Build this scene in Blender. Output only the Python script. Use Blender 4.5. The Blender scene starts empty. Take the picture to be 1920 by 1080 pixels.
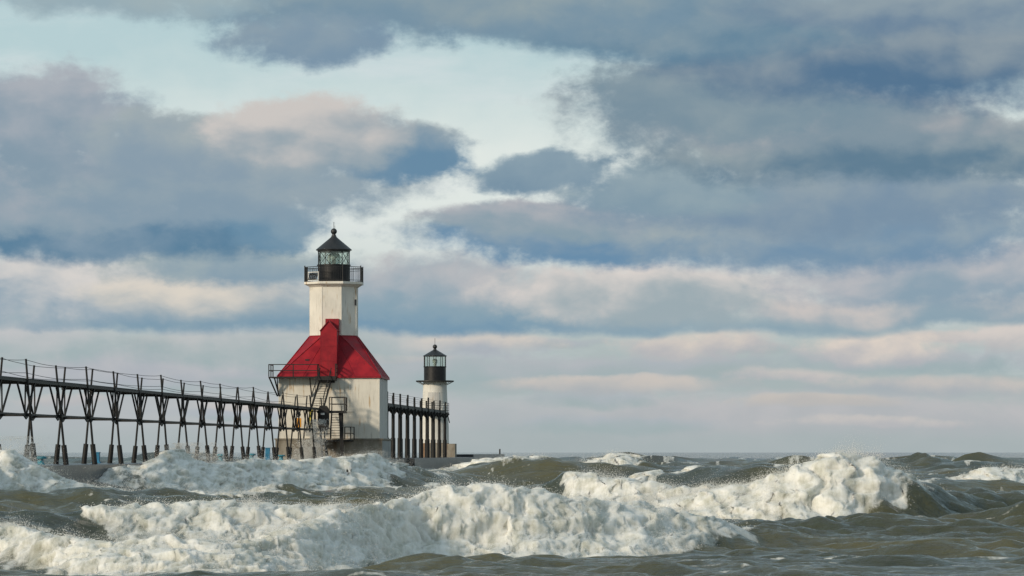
import bpy, math, random
import numpy as np
from mathutils import Vector, Matrix
R = math.radians
random.seed(4)
rng = np.random.default_rng(7)
scene = bpy.context.scene
COL = scene.collection

# ------------------------------------------------------------------ camera, sky, sun, exposure
EYE = 2.3                       # eye height over the mean lake level
FPX = 6745.0                    # focal length in photo pixels (1920 wide)
HOR = 848.0                     # photo row of the horizon
cam_d = bpy.data.cameras.new('camera')
cam = bpy.data.objects.new('camera', cam_d)
COL.objects.link(cam)
cam.location = (0, 0, EYE)
cam.rotation_euler = (R(90), 0, 0)
cam_d.sensor_width = 36
cam_d.lens = FPX / 1920 * 36
cam_d.shift_y = (HOR - 540) / 1920
cam_d.clip_start = 1
cam_d.clip_end = 60000
scene.camera = cam

SUN_AZ, SUN_EL = -46.0, 22.0    # degrees to the left of "straight behind the camera", elevation
sd = Vector((math.sin(R(SUN_AZ)) * math.cos(R(SUN_EL)), -math.cos(R(SUN_AZ)) * math.cos(R(SUN_EL)), math.sin(R(SUN_EL))))
sun_d = bpy.data.lights.new('sun', 'SUN')
sun_d.energy = 2.6
sun_d.angle = R(7.0)
sun_d.color = (1.0, 0.86, 0.66)
sun = bpy.data.objects.new('sun', sun_d)
COL.objects.link(sun)
sun.location = sd * 300
sun.rotation_euler = (-sd).to_track_quat('-Z', 'Y').to_euler()

scene.view_settings.view_transform = 'Standard'
scene.view_settings.look = 'None'
scene.view_settings.exposure = 0.0
scene.view_settings.gamma = 1.0
scene.view_settings.use_curve_mapping = False
scene.render.engine = 'CYCLES'
scene.cycles.max_bounces = 6
scene.cycles.transparent_max_bounces = 12
scene.cycles.use_denoising = True


def lin(c):
    out = []
    for v in c:
        v = v / 255.0
        out.append(v / 12.92 if v <= 0.04045 else ((v + 0.055) / 1.055) ** 2.4)
    return out


class NT:
    """small wrapper to write node trees as expressions"""
    def __init__(self, tree):
        self.t = tree
        tree.nodes.clear()

    def node(self, kind, **props):
        n = self.t.nodes.new(kind)
        for k, v in props.items():
            setattr(n, k, v)
        return n

    def put(self, sock, v):
        if isinstance(v, bpy.types.NodeSocket):
            self.t.links.new(v, sock)
        elif v is not None:
            if hasattr(sock, 'default_value'):
                try:
                    sock.default_value = v
                except Exception:
                    sock.default_value = (v[0], v[1], v[2], 1.0) if hasattr(v, '__len__') else (v, v, v)

    def m(self, op, a=None, b=None, c=None, clamp=False):
        n = self.node('ShaderNodeMath', operation=op, use_clamp=clamp)
        for i, v in enumerate((a, b, c)):
            self.put(n.inputs[i], v)
        return n.outputs[0]

    def v(self, op, a=None, b=None, c=None, out=0):
        n = self.node('ShaderNodeVectorMath', operation=op)
        self.put(n.inputs[0], a)
        if b is not None:
            self.put(n.inputs[1], b)
        if c is not None:
            self.put(n.inputs[2], c)
        return n.outputs[out]

    def scale(self, a, s):
        n = self.node('ShaderNodeVectorMath', operation='SCALE')
        self.put(n.inputs[0], a)
        self.put(n.inputs['Scale'], s)
        return n.outputs[0]

    def xyz(self, a):
        n = self.node('ShaderNodeSeparateXYZ')
        self.put(n.inputs[0], a)
        return n.outputs

    def comb(self, x, y, z):
        n = self.node('ShaderNodeCombineXYZ')
        for i, v in enumerate((x, y, z)):
            self.put(n.inputs[i], v)
        return n.outputs[0]

    def noise(self, vec, scale=1.0, detail=4.0, rough=0.5, dist=0.0, out=0, lac=2.0):
        n = self.node('ShaderNodeTexNoise')
        self.put(n.inputs['Vector'], vec)
        n.inputs['Scale'].default_value = scale
        n.inputs['Detail'].default_value = detail
        n.inputs['Roughness'].default_value = rough
        n.inputs['Lacunarity'].default_value = lac
        n.inputs['Distortion'].default_value = dist
        return n.outputs[out]

    def ramp(self, x, a, b, c=0.0, d=1.0, smooth=True):
        n = self.node('ShaderNodeMapRange', interpolation_type='SMOOTHSTEP' if smooth else 'LINEAR', clamp=True)
        for i, v in enumerate((x, a, b, c, d)):
            self.put(n.inputs[i], v)
        return n.outputs[0]

    def mix(self, f, a, b, blend='MIX'):
        n = self.node('ShaderNodeMix', data_type='RGBA', blend_type=blend)
        self.put(n.inputs[0], f)
        for i, v in ((6, a), (7, b)):
            self.put(n.inputs[i], tuple(v[:3]) + (1.0,) if isinstance(v, (list, tuple)) else v)
        return n.outputs[2]


# ------------------------------------------------------------------ world: Nishita sky under procedural cloud decks
world = bpy.data.worlds.new('World')
scene.world = world
world.use_nodes = True
W = NT(world.node_tree)
STR = 0.1
sky = W.node('ShaderNodeTexSky', sky_type='NISHITA')
sky.sun_disc = False
sky.sun_elevation = R(SUN_EL)
sky.sun_rotation = math.atan2(sd.x, sd.y)
sky.air_density = 1.3
sky.dust_density = 1.2
sky.ozone_density = 1.5
dirv = W.v('NORMALIZE', W.node('ShaderNodeTexCoord').outputs['Generated'])
dx, dy, dz = W.xyz(dirv)
az = W.m('ARCTAN2', dx, dy)
hyp = W.m('SQRT', W.m('ADD', W.m('MULTIPLY', dx, dx), W.m('MULTIPLY', dy, dy)))
el = W.m('ARCTAN2', W.m('ABSOLUTE', dz), hyp)
# angular coordinates in degrees of arc
U = W.m('MULTIPLY', az, 57.2958)
V = W.m('MULTIPLY', el, 57.2958)
P0 = W.comb(U, V, 0.0)
n_big = W.noise(W.v('MULTIPLY', P0, (0.5, 1.0, 1.0)), 0.7, 2, 0.5, out=1)
n_mid = W.noise(W.v('MULTIPLY', P0, (0.75, 1.15, 1.0)), 1.7, 6, 0.52, out=1)
n_fine = W.noise(W.v('MULTIPLY', P0, (0.85, 1.25, 1.0)), 2.3, 8, 0.62, 0.1)
wob = W.v('ADD', W.scale(W.v('SUBTRACT', n_big, (0.5, 0.5, 0.5)), 1.2), W.scale(W.v('SUBTRACT', n_mid, (0.5, 0.5, 0.5)), 0.5))
P = W.v('ADD', P0, W.scale(W.v('MULTIPLY', wob, (1.0, 0.62, 0.0)), W.ramp(V, 0.4, 3.6, 0.42, 1.0)))
nf = W.m('SUBTRACT', n_fine, 0.5)
nm = W.m('SUBTRACT', W.xyz(n_mid)[0], 0.5)
# relief of the cloud heaps, lit from the upper left
pr_ = W.v('MULTIPLY', P, (0.75, 1.2, 1.0))
ra = W.noise(pr_, 1.3, 4, 0.5)
rb = W.noise(W.v('ADD', pr_, (-0.14, 0.24, 0.0)), 1.3, 4, 0.5)
relief = W.m('SUBTRACT', ra, rb)
k10 = 1.0 / STR


def wc(c):
    if c[2] > c[1] + 9:
        c = (c[0] - 3, c[1] + 2, c[2] - 6)
    l = lin([v * (0.955 if max(c) < 216 else 0.985) for v in c])
    return [x * k10 for x in l]


# clear air: Nishita, washed by thin high cloud low down
veil = W.m('ADD', W.ramp(V, 6.7, 4.3), W.m('MULTIPLY', nm, 0.5), clamp=True)
grad = W.mix(W.ramp(V, 1.0, 4.2), wc((174, 186, 187)), wc((230, 236, 231)))
cur = W.mix(W.m('MULTIPLY', veil, 0.92), W.mix(0.85, sky.outputs[0], wc((190, 211, 225))), grad)
# soft streaks of thin cloud everywhere
thin = W.ramp(W.noise(W.v('MULTIPLY', P0, (0.22, 1.0, 1.0)), 1.1, 6, 0.6), 0.45, 0.75)
cur = W.mix(W.m('MULTIPLY', thin, 0.5), cur, wc((222, 228, 230)))
RAD = 57.2958 / FPX
_wr = random.Random(23)
WISPS = []
for _i in range(16):
    _y = 632 + 11 * _i + _wr.uniform(-6, 6)
    _w = _wr.uniform(70, 210)
    WISPS.append((_wr.uniform(-100, 2000), _y, _w, _wr.uniform(9, 19), (172, 182, 192) if _i % 2 else (190, 191, 194), (182, 189, 196) if _i % 2 else (212, 206, 201), .98, .9))
CLOUDS = [
    # px, py, half width, half height, lower colour, upper colour, edge softness, noise
    (960, 828, 2600, 44, (174, 185, 187), (180, 189, 191), .9, .1),
    (1500, 775, 700, 40, (182, 187, 191), (196, 196, 198), .9, .5),
    (400, 770, 700, 40, (182, 189, 193), (192, 196, 198), .9, .4),
    (300, 690, 500, 40, (180, 186, 194), (202, 202, 203), .8, .5),
    (1000, 700, 520, 30, (170, 182, 193), (186, 191, 196), .9, .7),
    (1750, 680, 320, 22, (168, 181, 193), (184, 190, 196), .9, .8),
    (1520, 752, 150, 13, (194, 192, 190), (212, 204, 195), .9, .6),
    (1150, 722, 240, 16, (180, 186, 190), (210, 203, 196), .9, .6),
    (1750, 722, 240, 18, (176, 184, 190), (208, 202, 197), .9, .6),
    (1300, 652, 150, 30, (188, 189, 193), (232, 218, 202), .8, .8),
    (1640, 655, 140, 34, (184, 187, 193), (228, 215, 202), .8, .8),
    (880, 646, 170, 26, (178, 185, 193), (220, 210, 198), .9, .8),
    (1890, 640, 90, 30, (188, 190, 193), (216, 208, 202), .8, .8),
    (520, 652, 300, 40, (168, 181, 192), (200, 202, 203), .8, .5),
    (20, 650, 220, 40, (170, 183, 194), (200, 202, 204), .8, .5),
    (1180, 606, 190, 24, (142, 165, 190), (166, 180, 196), .95, .5),
    (1520, 612, 230, 22, (146, 167, 190), (168, 181, 196), .95, .5),
    (330, 597, 440, 32, (132, 158, 186), (152, 170, 191), .7, .4),
    (860, 590, 300, 42, (126, 155, 187), (150, 171, 192), .6, .4),
    (140, 540, 300, 78, (146, 166, 191), (216, 212, 208), .65, .5),
    (400, 555, 230, 52, (156, 171, 191), (222, 214, 202), .65, .5),
    (800, 545, 280, 58, (146, 167, 190), (194, 195, 198), .65, .5),
    (1250, 550, 340, 64, (166, 177, 192), (222, 214, 208), .6, .5),
    (1720, 585, 350, 34, (150, 169, 191), (212, 205, 201), .65, .5),
    (1750, 520, 330, 62, (148, 166, 190), (198, 197, 200), .65, .5),
    (430, 492, 230, 48, (144, 163, 187), (176, 184, 194), .6, .5),
    (1560, 440, 560, 66, (124, 150, 184), (162, 173, 190), .65, .4),
    (1070, 440, 320, 62, (114, 146, 184), (174, 180, 190), .5, .45),
    (1000, 408, 220, 42, (146, 163, 184), (186, 187, 192), .45, .5),
    (1560, 365, 540, 74, (130, 150, 180), (158, 169, 186), .55, .4),
    (1260, 350, 200, 54, (138, 158, 182), (160, 174, 190), .55, .5),
    (1000, 322, 150, 34, (128, 150, 178), (150, 167, 188), .55, .55),
    (240, 428, 380, 60, (98, 132, 168), (148, 164, 188), .55, .4),
    (520, 420, 110, 46, (112, 144, 178), (150, 168, 190), .55, .5),
    (80, 375, 300, 60, (148, 164, 186), (182, 185, 192), .6, .5),
    (400, 335, 400, 88, (142, 160, 185), (164, 174, 190), .55, .5),
    (735, 278, 160, 50, (112, 143, 178), (168, 176, 190), .45, .5),
    (80, 235, 210, 112, (142, 159, 183), (178, 184, 192), .5, .5),
    (390, 265, 260, 62, (146, 162, 186), (172, 179, 191), .45, .5),
    (580, 245, 190, 74, (154, 167, 186), (212, 207, 203), .45, .5),
    (1650, 270, 540, 74, (104, 130, 160), (160, 169, 182), .55, .4),
    (1480, 215, 430, 74, (138, 153, 174), (184, 184, 186), .6, .4),
    (1360, 180, 300, 92, (130, 149, 172), (152, 164, 180), .5, .5),
    (1680, 95, 500, 100, (92, 120, 158), (150, 160, 178), .65, .3),
    (1250, 45, 430, 72, (106, 136, 168), (144, 160, 180), .65, .4),
    (850, 8, 560, 80, (128, 151, 178), (158, 169, 182), .6, .5),
    (560, 76, 170, 52, (132, 153, 182), (152, 166, 186), .65, .6),
    (180, 0, 300, 40, (160, 178, 196), (172, 184, 196), .7, .5),
    (1750, 20, 400, 50, (112, 134, 168), (152, 164, 182), .7, .3),
]
tone = W.m('MULTIPLY_ADD', W.m('SUBTRACT', W.noise(W.v('MULTIPLY', P0, (0.55, 0.9, 1.0)), 0.75, 2, 0.5), 0.5), 3.4, W.m('MULTIPLY_ADD', nm, 1.1, W.m('MULTIPLY', relief, 2.0)))
for (cx, cy, rx, ry, lo, hi, soft, na) in CLOUDS[:5] + WISPS + CLOUDS[5:]:
    cu, cv = (cx - 960) * RAD, (HOR - cy) * RAD
    iu, iv = 1 / (rx * RAD), 1 / (ry * RAD)
    # (chained to the layer below, so that the layers are evaluated one after another)
    q = W.v('MULTIPLY_ADD', W.v('MULTIPLY_ADD', cur, (1e-9, 1e-9, 1e-9), P), (iu, iv, 0), (-cu * iu, -cv * iv, 0))
    r2 = W.m('MULTIPLY_ADD', nf, na * 3.2, W.v('DOT_PRODUCT', q, q, out=1))
    a = W.ramp(r2, 1 + soft * 0.7, 1 - min(0.98, soft * 1.1))
    t = W.m('MULTIPLY_ADD', W.xyz(q)[1], 0.8, tone)
    cur = W.mix(a, cur, W.mix(W.ramp(t, -0.95, 1.0), wc(lo), wc(hi)))
# the same broken cloud deck carries on all round and overhead
dome = W.v('MULTIPLY', W.v('DIVIDE', dirv, W.comb(W.m('ADD', W.m('ABSOLUTE', dz), 0.12), W.m('ADD', W.m('ABSOLUTE', dz), 0.12), 1.0)), (1.0, 1.0, 0.0))
dn = W.noise(dome, 0.9, 7, 0.55, 0.4)
dn2 = W.noise(W.v('ADD', dome, (0.12, 0.1, 3.0)), 1.3, 5, 0.55)
deck = W.mix(W.ramp(dn, 0.44, 0.56), W.mix(0.6, sky.outputs[0], wc((180, 205, 218))), W.mix(W.ramp(dn2, 0.35, 0.65), wc((120, 143, 170)), wc((190, 189, 190))))
out_of_field = W.m('MAXIMUM', W.ramp(W.m('ABSOLUTE', U), 9.0, 14.0), W.ramp(V, 7.6, 11.0))
cur = W.mix(W.m('MULTIPLY', out_of_field, W.ramp(V, 0.5, 4.0)), cur, deck)
bg = W.node('ShaderNodeBackground')
W.put(bg.inputs[0], cur)
bg.inputs[1].default_value = STR
wo = W.node('ShaderNodeOutputWorld')
W.t.links.new(bg.outputs[0], wo.inputs[0])
world.cycles.sampling_method = 'MANUAL'
world.cycles.sample_map_resolution = 512

# ------------------------------------------------------------------ materials
MATS = {}


def mat(name):
    m = bpy.data.materials.new(name)
    m.use_nodes = True
    t = NT(m.node_tree)
    b = t.node('ShaderNodeBsdfPrincipled')
    o = t.node('ShaderNodeOutputMaterial')
    t.t.links.new(b.outputs[0], o.inputs[0])
    MATS[name] = m
    return t, b, o


def simple(name, col, rough=0.6, spec=0.4, var=0.25, scale=3.0, metal=0.0, bump=0.15):
    t, b, o = mat(name)
    co = t.node('ShaderNodeTexCoord').outputs['Object']
    n = t.noise(co, scale, 6, 0.6)
    c = t.mix(t.ramp(n, 0.25, 0.75), [x * (1 - var) for x in col], [min(1, x * (1 + var)) for x in col])
    t.put(b.inputs['Base Color'], c)
    t.put(b.inputs['Roughness'], t.ramp(n, 0.2, 0.8, rough * 0.8, min(1, rough * 1.2)))
    b.inputs['Specular IOR Level'].default_value = spec
    b.inputs['Metallic'].default_value = metal
    if bump:
        bn = t.node('ShaderNodeBump')
        bn.inputs['Strength'].default_value = bump
        bn.inputs['Distance'].default_value = 0.03
        t.put(bn.inputs['Height'], t.noise(co, scale * 6, 4, 0.6))
        t.put(b.inputs['Normal'], bn.outputs[0])
    return MATS[name]


def weathered_white(name, rust_amount, grime, base=(0.78, 0.74, 0.66)):
    t, b, o = mat(name)
    co = t.node('ShaderNodeTexCoord').outputs['Object']
    patch = t.noise(co, 0.8, 5, 0.6)
    c = t.mix(t.ramp(patch, 0.3, 0.7), [x * 0.88 for x in base], base)
    streak = t.noise(t.v('MULTIPLY', co, (7, 7, 0.45)), 1.0, 5, 0.62)
    where = t.noise(t.v('ADD', co, (7.3, 2.2, 1.1)), 0.45, 3, 0.5)
    g = t.m('MULTIPLY', t.ramp(streak, 0.5, 0.72), t.ramp(where, 0.42, 0.62))
    c = t.mix(t.m('MULTIPLY', g, grime), c, (0.30, 0.28, 0.23))
    streak2 = t.noise(t.v('MULTIPLY', t.v('ADD', co, (3, 5, 9)), (5, 5, 0.5)), 1.0, 5, 0.6)
    where2 = t.noise(t.v('ADD', co, (1.3, 9.2, 4.1)), 0.55, 3, 0.55)
    g2 = t.m('MULTIPLY', t.ramp(streak2, 0.55, 0.72), t.ramp(where2, 0.46, 0.6))
    c = t.mix(t.m('MULTIPLY', g2, rust_amount), c, (0.42, 0.25, 0.09))
    spots = t.ramp(t.noise(co, 5.5, 4, 0.7), 0.70, 0.76)
    c = t.mix(t.m('MULTIPLY', spots, 0.6 * rust_amount), c, (0.22, 0.13, 0.07))
    t.put(b.inputs['Base Color'], c)
    t.put(b.inputs['Roughness'], t.ramp(patch, 0.2, 0.8, 0.45, 0.7))
    b.inputs['Specular IOR Level'].default_value = 0.3
    bn = t.node('ShaderNodeBump')
    bn.inputs['Strength'].default_value = 0.3
    bn.inputs['Distance'].default_value = 0.04
    t.put(bn.inputs['Height'], t.noise(co, 1.6, 3, 0.5))
    t.put(b.inputs['Normal'], bn.outputs[0])
    return MATS[name]


weathered_white('white_paint', 1.0, 0.85)
weathered_white('white_tower', 1.0, 0.7, (0.80, 0.76, 0.69))
weathered_white('grey_white', 0.5, 1.0, (0.58, 0.57, 0.55))  # greyer, darker base; on the right wall, inner walls and window plate
weathered_white('outer_white', 0.3, 0.35, (0.78, 0.76, 0.71))
t, b, o = mat('red_paint')
co = t.node('ShaderNodeTexCoord').outputs['Object']
n1 = t.noise(co, 0.9, 6, 0.62)
c = t.mix(t.ramp(n1, 0.32, 0.68), (0.22, 0.006, 0.016), (0.36, 0.013, 0.024))
st = t.ramp(t.noise(t.v('MULTIPLY', co, (5, 5, 0.8)), 1.0, 5, 0.62), 0.54, 0.74)
c = t.mix(t.m('MULTIPLY', st, 0.55), c, (0.13, 0.010, 0.014))
fd = t.ramp(t.noise(t.v('ADD', co, (4, 1, 8)), 2.6, 6, 0.7), 0.62, 0.74)
c = t.mix(t.m('MULTIPLY', fd, 0.5), c, (0.40, 0.07, 0.05))
t.put(b.inputs['Base Color'], c)
t.put(b.inputs['Roughness'], t.ramp(n1, 0.2, 0.8, 0.4, 0.7))
b.inputs['Specular IOR Level'].default_value = 0.3
simple('red_trim', (0.27, 0.010, 0.02), 0.5, 0.35, 0.25, 2.0)
simple('black_paint', (0.012, 0.012, 0.014), 0.45, 0.4, 0.3, 3.0)
simple('black_steel', (0.016, 0.015, 0.015), 0.55, 0.4, 0.35, 2.5)
simple('roof_black', (0.022, 0.023, 0.026), 0.42, 0.5, 0.3, 2.5)
simple('wire', (0.05, 0.05, 0.055), 0.6, 0.3, 0.1, 2.0, bump=0)
simple('blue_paint', (0.03, 0.20, 0.36), 0.45, 0.4, 0.3, 3.0)
simple('teal_paint', (0.03, 0.25, 0.34), 0.45, 0.4, 0.3, 3.0)
simple('orange_paint', (0.75, 0.33, 0.03), 0.5, 0.4, 0.15, 3.0)
simple('yellow_paint', (0.70, 0.60, 0.10), 0.5, 0.4, 0.15, 3.0)
simple('notice_white', (0.75, 0.75, 0.73), 0.5, 0.4, 0.05, 3.0, bump=0)
simple('brown_stone', (0.20, 0.13, 0.085), 0.8, 0.2, 0.4, 1.2)
simple('grey_trim', (0.42, 0.41, 0.38), 0.7, 0.3, 0.2, 2.0)
# old catwalk steel and timber: near black, rusty and salt-bleached in streaks
t, b, o = mat('catwalk_steel')
co = t.node('ShaderNodeTexCoord').outputs['Object']
n1 = t.noise(t.v('MULTIPLY', co, (3, 3, 1.2)), 1.2, 6, 0.65)
c = t.mix(t.ramp(n1, 0.35, 0.7), (0.007, 0.007, 0.008), (0.020, 0.019, 0.018))
c = t.mix(t.m('MULTIPLY', t.ramp(t.noise(co, 2.3, 5, 0.6), 0.6, 0.75), 0.5), c, (0.06, 0.035, 0.02))
t.put(b.inputs['Base Color'], c)
b.inputs['Roughness'].default_value = 0.55
b.inputs['Specular IOR Level'].default_value = 0.35
# concrete
for nm_, dark, light in (('concrete', (0.17, 0.145, 0.11), (0.34, 0.31, 0.26)), ('side_concrete', (0.26, 0.27, 0.27), (0.42, 0.43, 0.42)), ('wet_concrete', (0.025, 0.028, 0.032), (0.06, 0.065, 0.072))):
    t, b, o = mat(nm_)
    co = t.node('ShaderNodeTexCoord').outputs['Object']
    n1 = t.noise(t.v('MULTIPLY', co, (1, 1, 0.6)), 0.9, 7, 0.65)
    c = t.mix(t.ramp(n1, 0.3, 0.7), dark, light)
    rs = t.ramp(t.noise(t.v('MULTIPLY', co, (3, 3, 0.4)), 1.0, 5, 0.6), 0.55, 0.75)
    c = t.mix(t.m('MULTIPLY', rs, 0.6 if nm_ != 'wet_concrete' else 0.2), c, (0.16, 0.085, 0.04))
    t.put(b.inputs['Base Color'], c)
    b.inputs['Roughness'].default_value = 0.3 if nm_ == 'wet_concrete' else 0.75
    bn = t.node('ShaderNodeBump')
    bn.inputs['Strength'].default_value = 0.4
    bn.inputs['Distance'].default_value = 0.05
    t.put(bn.inputs['Height'], t.noise(co, 5, 6, 0.65))
    t.put(b.inputs['Normal'], bn.outputs[0])
# lantern glass: thin pane, mostly clear, slightly green
t, b, o = mat('glass')
t.t.nodes.remove(b)
tr = t.node('ShaderNodeBsdfTransparent')
tr.inputs[0].default_value = (0.93, 0.97, 0.95, 1)
gl = t.node('ShaderNodeBsdfGlossy')
gl.inputs['Roughness'].default_value = 0.03
mx = t.node('ShaderNodeMixShader')
lw = t.node('ShaderNodeLayerWeight')
lw.inputs[0].default_value = 0.25
t.put(mx.inputs[0], t.m('MULTIPLY_ADD', lw.outputs[1], 0.5, 0.06))
t.t.links.new(tr.outputs[0], mx.inputs[1])
t.t.links.new(gl.outputs[0], mx.inputs[2])
t.t.links.new(mx.outputs[0], o.inputs[0])
t, b, o = mat('lens_glass')
b.inputs['Base Color'].default_value = (0.75, 0.82, 0.78, 1)
b.inputs['Roughness'].default_value = 0.08
b.inputs['Transmission Weight'].default_value = 0.65
b.inputs['IOR'].default_value = 1.2


# ------------------------------------------------------------------ mesh helpers
class MB:
    def __init__(self):
        self.v, self.f = [], []

    def add(self, vs, fs):
        o = len(self.v)
        self.v += [tuple(p) for p in vs]
        self.f += [tuple(i + o for i in f) for f in fs]
        return self

    def box(self, c, s, rz=0.0):
        hx, hy, hz = s[0] / 2, s[1] / 2, s[2] / 2
        cr, sr = math.cos(rz), math.sin(rz)
        vs = []
        for z in (-hz, hz):
            for x, y in ((-hx, -hy), (hx, -hy), (hx, hy), (-hx, hy)):
                vs.append((c[0] + x * cr - y * sr, c[1] + x * sr + y * cr, c[2] + z))
        return self.add(vs, [(3, 2, 1, 0), (4, 5, 6, 7), (0, 1, 5, 4), (1, 2, 6, 5), (2, 3, 7, 6), (3, 0, 4, 7)])

    def bar(self, a, b, w, h=None, n=4, taper=1.0):
        """prism from a to b; n=4 square (w x h), else round with radius w"""
        a, b = Vector(a), Vector(b)
        d = (b - a).normalized()
        up = Vector((0, 0, 1)) if abs(d.z) < 0.95 else Vector((0, 1, 0))
        s = d.cross(up).normalized()
        u = s.cross(d).normalized()
        if n == 4:
            h = h or w
            ring = [(-w / 2, -h / 2), (w / 2, -h / 2), (w / 2, h / 2), (-w / 2, h / 2)]
        else:
            ring = [(w * math.cos(2 * math.pi * i / n), w * math.sin(2 * math.pi * i / n)) for i in range(n)]
        vs = [a + s * x + u * y for x, y in ring] + [b + s * x * taper + u * y * taper for x, y in ring]
        fs = [(i, (i + 1) % n, n + (i + 1) % n, n + i) for i in range(n)]
        fs += [tuple(reversed(range(n))), tuple(range(n, 2 * n))]
        return self.add(vs, fs)

    def path(self, pts, r, n=6):
        for a, b in zip(pts[:-1], pts[1:]):
            self.bar(a, b, r, n=n)
        return self

    def lathe(self, prof, n=24, a0=0.0, cx=0.0, cy=0.0):
        m = len(prof)
        vs = []
        for i in range(n):
            a = a0 + 2 * math.pi * i / n
            for r, z in prof:
                vs.append((cx + r * math.sin(a), cy - r * math.cos(a), z))
        fs = []
        for i in range(n):
            j = (i + 1) % n
            for k in range(m - 1):
                fs.append((i * m + k, j * m + k, j * m + k + 1, i * m + k + 1))
        fs.append(tuple(i * m + m - 1 for i in range(n)))
        fs.append(tuple(i * m for i in reversed(range(n))))
        return self.add(vs, fs)

    def slab(self, poly, t):
        """polygon (3-D, planar) thickened by t along minus its normal"""
        p = [Vector(q) for q in poly]
        nrm = (p[1] - p[0]).cross(p[2] - p[0]).normalized()
        k = len(p)
        vs = p + [q - nrm * t for q in p]
        fs = [tuple(range(k)), tuple(reversed(range(k, 2 * k)))]
        fs += [(i, k + i, k + (i + 1) % k, (i + 1) % k) for i in range(k)]
        return self.add(vs, fs)

    def build(self, name, material, parent=None, smooth=False):
        me = bpy.data.meshes.new(name)
        me.from_pydata(self.v, [], self.f)
        me.validate()
        import bmesh
        bm = bmesh.new()
        bm.from_mesh(me)
        bmesh.ops.recalc_face_normals(bm, faces=bm.faces)
        bm.to_mesh(me)
        bm.free()
        if smooth:
            me.polygons.foreach_set('use_smooth', [True] * len(me.polygons))
            try:
                me.set_sharp_from_angle(angle=R(40))
            except Exception:
                pass
        me.materials.append(MATS[material])
        ob = bpy.data.objects.new(name, me)
        COL.objects.link(ob)
        ob.parent = parent
        return ob


def tag(o, label=None, cat=None, group=None, kind=None):
    for k, v in (('label', label), ('category', cat), ('group', group), ('kind', kind)):
        if v:
            o[k] = v
    return o


def empty(name, loc, rz=0.0):
    o = bpy.data.objects.new(name, None)
    COL.objects.link(o)
    o.location = loc
    o.rotation_euler = (0, 0, rz)
    o.empty_display_size = 0.2
    return o


def Zat(py, Y):
    return EYE + (HOR - py) * Y / FPX


def Xat(px, Y):
    return (px - 960) * Y / FPX


def fast_mesh(name, verts, faces, material, smooth=False):
    """verts (n,3) float, faces (m,k) int, all of the same k"""
    me = bpy.data.meshes.new(name)
    nv, nf_, k = len(verts), len(faces), faces.shape[1]
    me.vertices.add(nv)
    me.vertices.foreach_set('co', np.ascontiguousarray(verts, dtype=np.float32).ravel())
    me.loops.add(nf_ * k)
    me.loops.foreach_set('vertex_index', np.ascontiguousarray(faces, dtype=np.int32).ravel())
    me.polygons.add(nf_)
    me.polygons.foreach_set('loop_start', np.arange(nf_, dtype=np.int32) * k)
    if smooth:
        me.polygons.foreach_set('use_smooth', np.ones(nf_, dtype=bool))
    me.update(calc_edges=True)
    me.materials.append(MATS[material])
    ob = bpy.data.objects.new(name, me)
    COL.objects.link(ob)
    return ob


# ------------------------------------------------------------------ numpy gradient noise
_perm = rng.permutation(512).astype(np.int64)
_perm = np.concatenate([_perm, _perm])
_ga = rng.random(512) * 2 * np.pi
_gx, _gy = np.cos(_ga), np.sin(_ga)


def perlin(x, y):
    xi, yi = np.floor(x).astype(np.int64), np.floor(y).astype(np.int64)
    xf, yf = x - xi, y - yi
    xi &= 511
    yi &= 511
    u = xf * xf * xf * (xf * (xf * 6 - 15) + 10)
    v = yf * yf * yf * (yf * (yf * 6 - 15) + 10)

    def g(i, j):
        h = _perm[_perm[(xi + i) & 511] + ((yi + j) & 511)]
        return _gx[h] * (xf - i) + _gy[h] * (yf - j)
    a = g(0, 0) * (1 - u) + g(1, 0) * u
    c = g(0, 1) * (1 - u) + g(1, 1) * u
    return (a * (1 - v) + c * v) * 1.5


def fbm(x, y, octs=4, gain=0.5, billow=False):
    s, amp, tot = 0.0, 1.0, 0.0
    for i in range(octs):
        n = perlin(x * 2 ** i + 17.3 * i, y * 2 ** i + 5.1 * i)
        s = s + amp * ((1 - 2 * np.abs(n)) if billow else n)
        tot += amp
        amp *= gain
    return s / tot


def sstep(x, a, b):
    t = np.clip((x - a) / (b - a), 0, 1)
    return t * t * (3 - 2 * t)


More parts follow.
